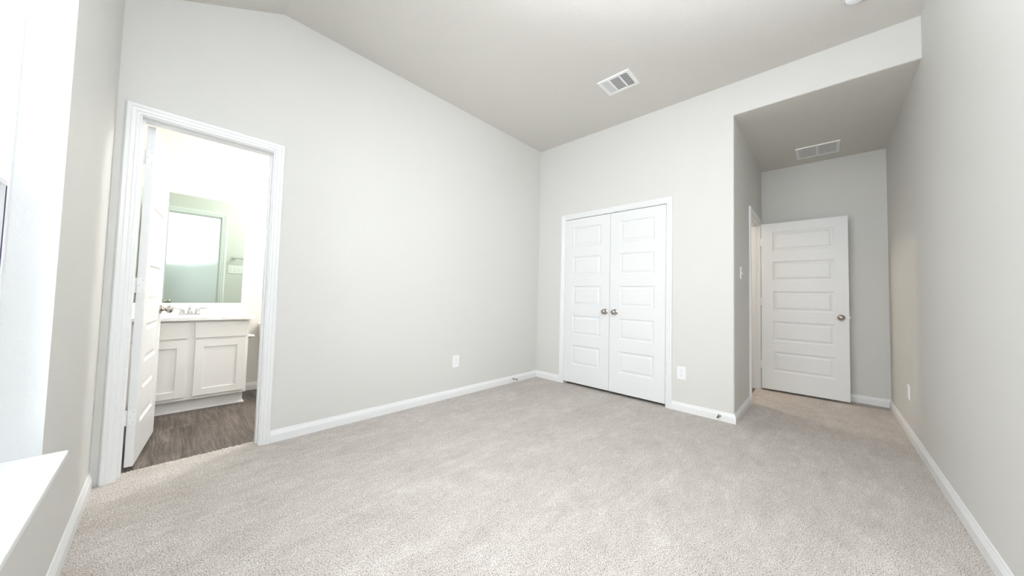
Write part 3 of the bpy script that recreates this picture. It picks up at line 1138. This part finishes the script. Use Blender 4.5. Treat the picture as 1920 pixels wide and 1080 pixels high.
bs = link('backsplash', newbox((0.001, YB-0.021, CT), (0.826, YB-0.0005, 0.925), 0.003), M_counter)
tag(bs, 'white backsplash strip between vanity top and mirror', 'backsplash')

# faucet
fx0, fy0 = 0.398, 1.552
t = empty('faucet', (fx0, fy0, CT))
tag(t, 'chrome two handle faucet on the white vanity top', 'faucet')
bm = rounded(bmesh.new(), 0.150, 0.052, 0.0, 0.012, 0.024, 8)
link('deck_plate', bm, M_chrome, t, smooth=40)
bm = bmesh.new()
lathe(bm, [(0.021, 0.010), (0.020, 0.022), (0.017, 0.040), (0.0165, 0.052), (0.012, 0.060), (0.0, 0.063)], n=28)
tube(bm, [(0, -0.004, 0.044), (0, -0.030, 0.060), (0, -0.062, 0.064), (0, -0.092, 0.056), (0, -0.104, 0.040)], [0.0165, 0.0150, 0.0135, 0.0125, 0.0118], 18)
link('spout', bm, M_chrome, t, smooth=45)
link('lift_rod', lathe(bmesh.new(), [(0.0022, 0.050), (0.0022, 0.080), (0.0055, 0.082), (0.0062, 0.088), (0.004, 0.093), (0, 0.094)], Matrix.Translation((0, 0.016, 0)), 16), M_chrome, t, smooth=40)
for sx in (-1, 1):
    bm = lathe(bmesh.new(), [(0.0215, 0.010), (0.0215, 0.017), (0.017, 0.022), (0.0155, 0.038), (0.0165, 0.044), (0.013, 0.056), (0.006, 0.060), (0, 0.061)],
               Matrix.Translation((sx*0.051, 0, 0)), 26)
    tube(bm, [(sx*0.052, 0, 0.050), (sx*0.075, -0.006, 0.060), (sx*0.100, -0.012, 0.062), (sx*0.118, -0.016, 0.061)], [0.0070, 0.0056, 0.0050, 0.0042], 12)
    link('handle', bm, M_chrome, t, smooth=45)

# mirror
t = link('bathroom_mirror', newbox((0.006, YB-0.006, 0.9265), (0.787, YB-0.0005, 1.974)), M_mirror)
tag(t, 'large frameless mirror above the vanity, reflecting the doorway', 'mirror')
for (mx_, mz_) in ((0.68, 1.974), (0.12, 1.974)):
    bm = lathe(bmesh.new(), [(0.013, 0.0), (0.013, 0.003), (0.009, 0.006), (0.0, 0.007)], along((0, -1, 0), (mx_, YB-0.006, mz_)), 20)
    link('mirror_clip', bm, M_plate, t, smooth=40)['label'] = 'clear plastic clip'

# toilet paper holder on the vanity side
t = empty('paper_holder', (VXR, 1.400, 0.598))
t.matrix_world = along((1, 0, 0), (VXR, 1.400, 0.598))
tag(t, 'satin nickel paper holder post on the right side of the vanity', 'toilet paper holder')
link('base', lathe(bmesh.new(), [(0.0290, 0.0), (0.0290, 0.007), (0.0245, 0.010)], n=26), M_brushed, t, smooth=40)
link('post', lathe(bmesh.new(), [(0.0240, 0.009), (0.0215, 0.040), (0.0165, 0.074), (0.0140, 0.079), (0, 0.080)], n=24), M_brushed, t, smooth=40)

# towel bar on the bath side of the doorway wall (seen in the mirror)
t = empty('towel_bar', (1.12, TW, 1.505))
tag(t, 'chrome towel bar above the switch plate, seen in the bathroom mirror', 'towel bar')
for x in (-0.255, 0.255):
    bm = rounded(bmesh.new(), 0.044, 0.044, 0.0, 0.008, 0.006)
    lathe(bm, [(0.012, 0.006), (0.010, 0.050), (0.012, 0.066), (0.0, 0.067)], n=20)
    bm.transform(wall_mtx((x, 0, 0), (0, 1, 0)))
    link('bracket', bm, M_chrome, t, smooth=40)
bm = tube(bmesh.new(), [(-0.262, 0.055, 0), (0.262, 0.055, 0)], 0.0085, 16)
link('rail', bm, M_chrome, t, smooth=40)

# toilet right of the vanity, mostly hidden by the door jamb
tx = 1.160
t = empty('toilet', (tx, 1.40, FB))
tag(t, 'toilet standing right of the vanity, nearly hidden by the door jamb', 'toilet')
TO = Vector((tx, 1.40, FB))


def tpart(name, bm, m, smooth=45):
    bmesh.ops.translate(bm, vec=-TO, verts=bm.verts)
    return link(name, bm, m, t, smooth=smooth)


def loft(sections, n=36):
    """sections: (cx, cy, half x, half y, z, power) super-ellipses stacked in z."""
    bm = bmesh.new()
    rs = []
    for (cx, cy, a, b, z, pw) in sections:
        ring = []
        for i in range(n):
            q = 2*math.pi*i/n
            c, s = math.cos(q), math.sin(q)
            ring.append(bm.verts.new((cx+a*math.copysign(abs(c)**(2/pw), c), cy+b*math.copysign(abs(s)**(2/pw), s), z)))
        rs.append(ring)
    for A, B in zip(rs, rs[1:]):
        for i in range(n):
            bm.faces.new((A[i], A[(i+1) % n], B[(i+1) % n], B[i]))
    bm.faces.new(rs[0][::-1])
    bm.faces.new(rs[-1])
    return bm


tpart('tank', loft([(tx, 1.545, 0.185, 0.080, 0.375, 5), (tx, 1.545, 0.205, 0.090, 0.42, 5), (tx, 1.545, 0.222, 0.096, 0.66, 5), (tx, 1.545, 0.224, 0.097, 0.685, 5)]), M_porc)
tpart('tank_lid', loft([(tx, 1.545, 0.230, 0.102, 0.685, 5), (tx, 1.545, 0.236, 0.106, 0.692, 5), (tx, 1.545, 0.236, 0.106, 0.712, 5), (tx, 1.545, 0.222, 0.094, 0.722, 5)]), M_porc)
tpart('bowl', loft([(tx, 1.28, 0.115, 0.20, FB, 2.6), (tx, 1.28, 0.105, 0.19, 0.06, 2.4), (tx, 1.25, 0.100, 0.18, 0.18, 2.2), (tx, 1.20, 0.150, 0.22, 0.30, 2.2),
                    (tx, 1.19, 0.180, 0.245, 0.375, 2.2)]), M_porc)
tpart('seat', loft([(tx, 1.185, 0.186, 0.250, 0.376, 2.2), (tx, 1.185, 0.188, 0.252, 0.392, 2.2), (tx, 1.185, 0.180, 0.244, 0.412, 2.2)]), M_porc)
bm = tube(bmesh.new(), [(tx-0.165, 1.452, 0.630), (tx-0.165, 1.435, 0.630), (tx-0.115, 1.430, 0.626)], [0.010, 0.008, 0.007], 12)
tpart('flush_lever', bm, M_chrome)

# ceiling fixtures in bathroom and hall
for (nm, lab, x, y, z) in (('ceiling_light', 'lit globe ceiling light in the bathroom, above the doorway view', 1.70, 0.72, BH),
                           ('ceiling_light', 'lit globe ceiling light in the hall beyond the open door', 5.2, -1.0, SF)):
    t = empty(nm, (x, y, z))
    tag(t, lab, 'ceiling light', 'globe ceiling lights')
    link('canopy', lathe(bmesh.new(), [(0.15, -0.0005), (0.15, 0.02), (0.14, 0.026)], flip, 40), M_vent, t, smooth=40)
    link('globe', lathe(bmesh.new(), [(0.135, 0.024), (0.13, 0.045), (0.10, 0.072), (0.05, 0.086), (0, 0.09)], flip, 40), M_glow, t, smooth=40)
